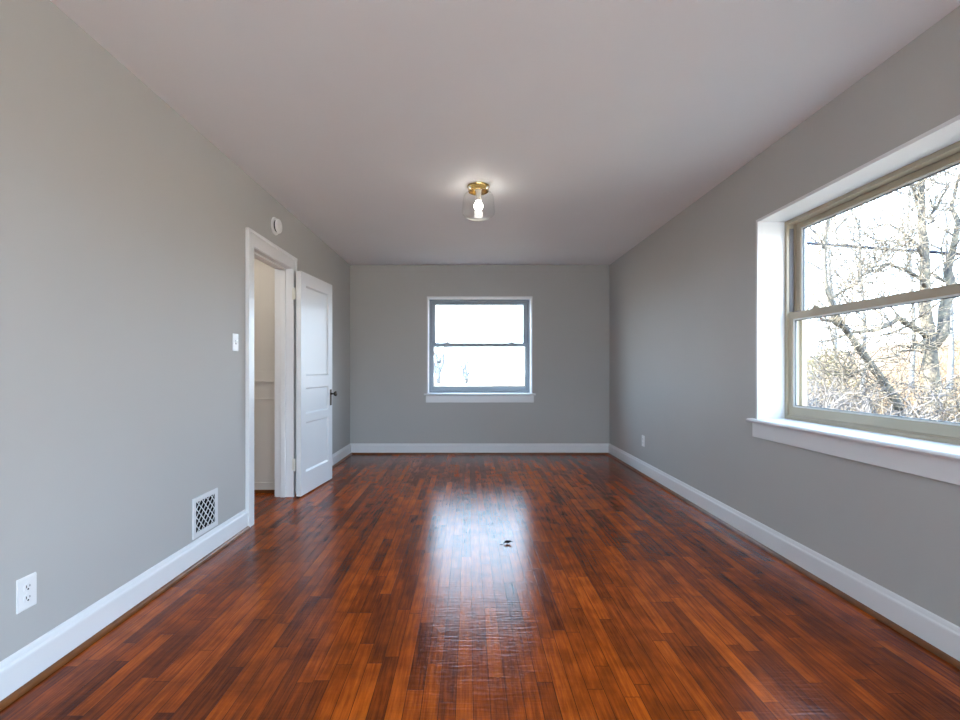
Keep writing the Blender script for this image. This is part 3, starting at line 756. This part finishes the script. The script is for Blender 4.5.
shrub(103, 7.0, 7.0, 0.95, 1.0, 24, 'palebark', 'brownish bramble between the leaning trunk and the forked tree')
shrub(104, 5.8, 8.2, 1.25, 1.0, 24, 'bramble', 'grey bramble behind the leaning trunk')
shrub(105, 8.2, 7.9, 1.0, 1.0, 22, 'palebark', 'brownish bramble at the foot of the forked tree')
shrub(106, 7.6, 9.8, 1.4, 1.1, 22, 'palebark', 'taller brownish thicket between the two near trees, farther back')
# yellow leafed shrub
rnd = random.Random(5); mb = MB(); sx0, sy0 = 9.6, 12.9; sz = gz(sx0, sy0)
ys = empty('leafy_shrub', (sx0, sy0, sz), label='yellowish green leafy shrub beyond the brambles, left in the right window', category='shrub')
for _ in range(22):
    an = rnd.uniform(0, 2*PI); q = path_pts(rnd, Vector((sx0, sy0, sz-0.05)), Vector((math.cos(an)*0.5, math.sin(an)*0.5, 1)), rnd.uniform(1.2, 2.2), 5, 0.12, 0)
    mb.tube(q, [0.014-0.002*k for k in range(6)], 4, cap=False)
obj('stems', mb, 'bramble', ys)
mb = MB()
for _ in range(2600):
    th, ph = rnd.uniform(0, 2*PI), math.acos(rnd.uniform(-0.6, 1)); rr = 0.95*rnd.random()**0.4
    p = Vector((sx0 + rr*math.sin(ph)*math.cos(th)*0.95, sy0 + rr*math.sin(ph)*math.sin(th)*0.95, sz + 1.05 + rr*math.cos(ph)*1.0))
    u = Vector((rnd.gauss(0, 1), rnd.gauss(0, 1), rnd.gauss(0, 1))).normalized(); v = u.orthogonal().normalized()
    s_ = rnd.uniform(0.03, 0.055)
    mb.face([p-u*s_, p+v*s_*0.45, p+u*s_, p-v*s_*0.45])
obj('foliage', mb, 'yellowleaf', ys)

# dry grass: nobody could count it
rnd = random.Random(77); mb = MB()
for _ in range(9000):
    y = rnd.uniform(6.6, 22); x = y*rnd.uniform(0.62, 1.12)
    z = gz(x, y); hh = rnd.uniform(0.25, 0.75); lean = Vector((rnd.gauss(0, 0.25), rnd.gauss(0, 0.25), 1)).normalized(); sd2 = lean.orthogonal().normalized()
    sd2.rotate(Matrix.Rotation(rnd.uniform(0, PI), 3, lean)); wv = rnd.uniform(0.004, 0.009)
    p = Vector((x, y, z-0.03)); mid = p+lean*hh*0.55; tip = p+lean*hh+Vector((rnd.gauss(0, 0.1), rnd.gauss(0, 0.1), -0.05))
    mb.face([p-sd2*wv, p+sd2*wv, mid+sd2*wv*0.8, mid-sd2*wv*0.8]); mb.face([mid-sd2*wv*0.8, mid+sd2*wv*0.8, tip])
obj('dry_grass', mb, 'grass', kind='stuff', label='tall dry tan grass covering the field beyond the right window', category='grass')

# overhead cables
mb = MB()
for k in range(2):
    pts = []
    for i in range(49):
        t = i/48; x = -16 + 56*t
        z = 4.207 - 0.0687*(x-10.5) + 0.0010*(x-10.5)**2 + (0.17*(1-t*1.9) if k else 0)
        pts.append((x, 12.0 + 0.05*k, z))
    mb.tube(pts, 0.034, 6)
obj('overhead_cable', mb, 'cable', label='dark twin overhead cable crossing the sky in the right window', category='cable')
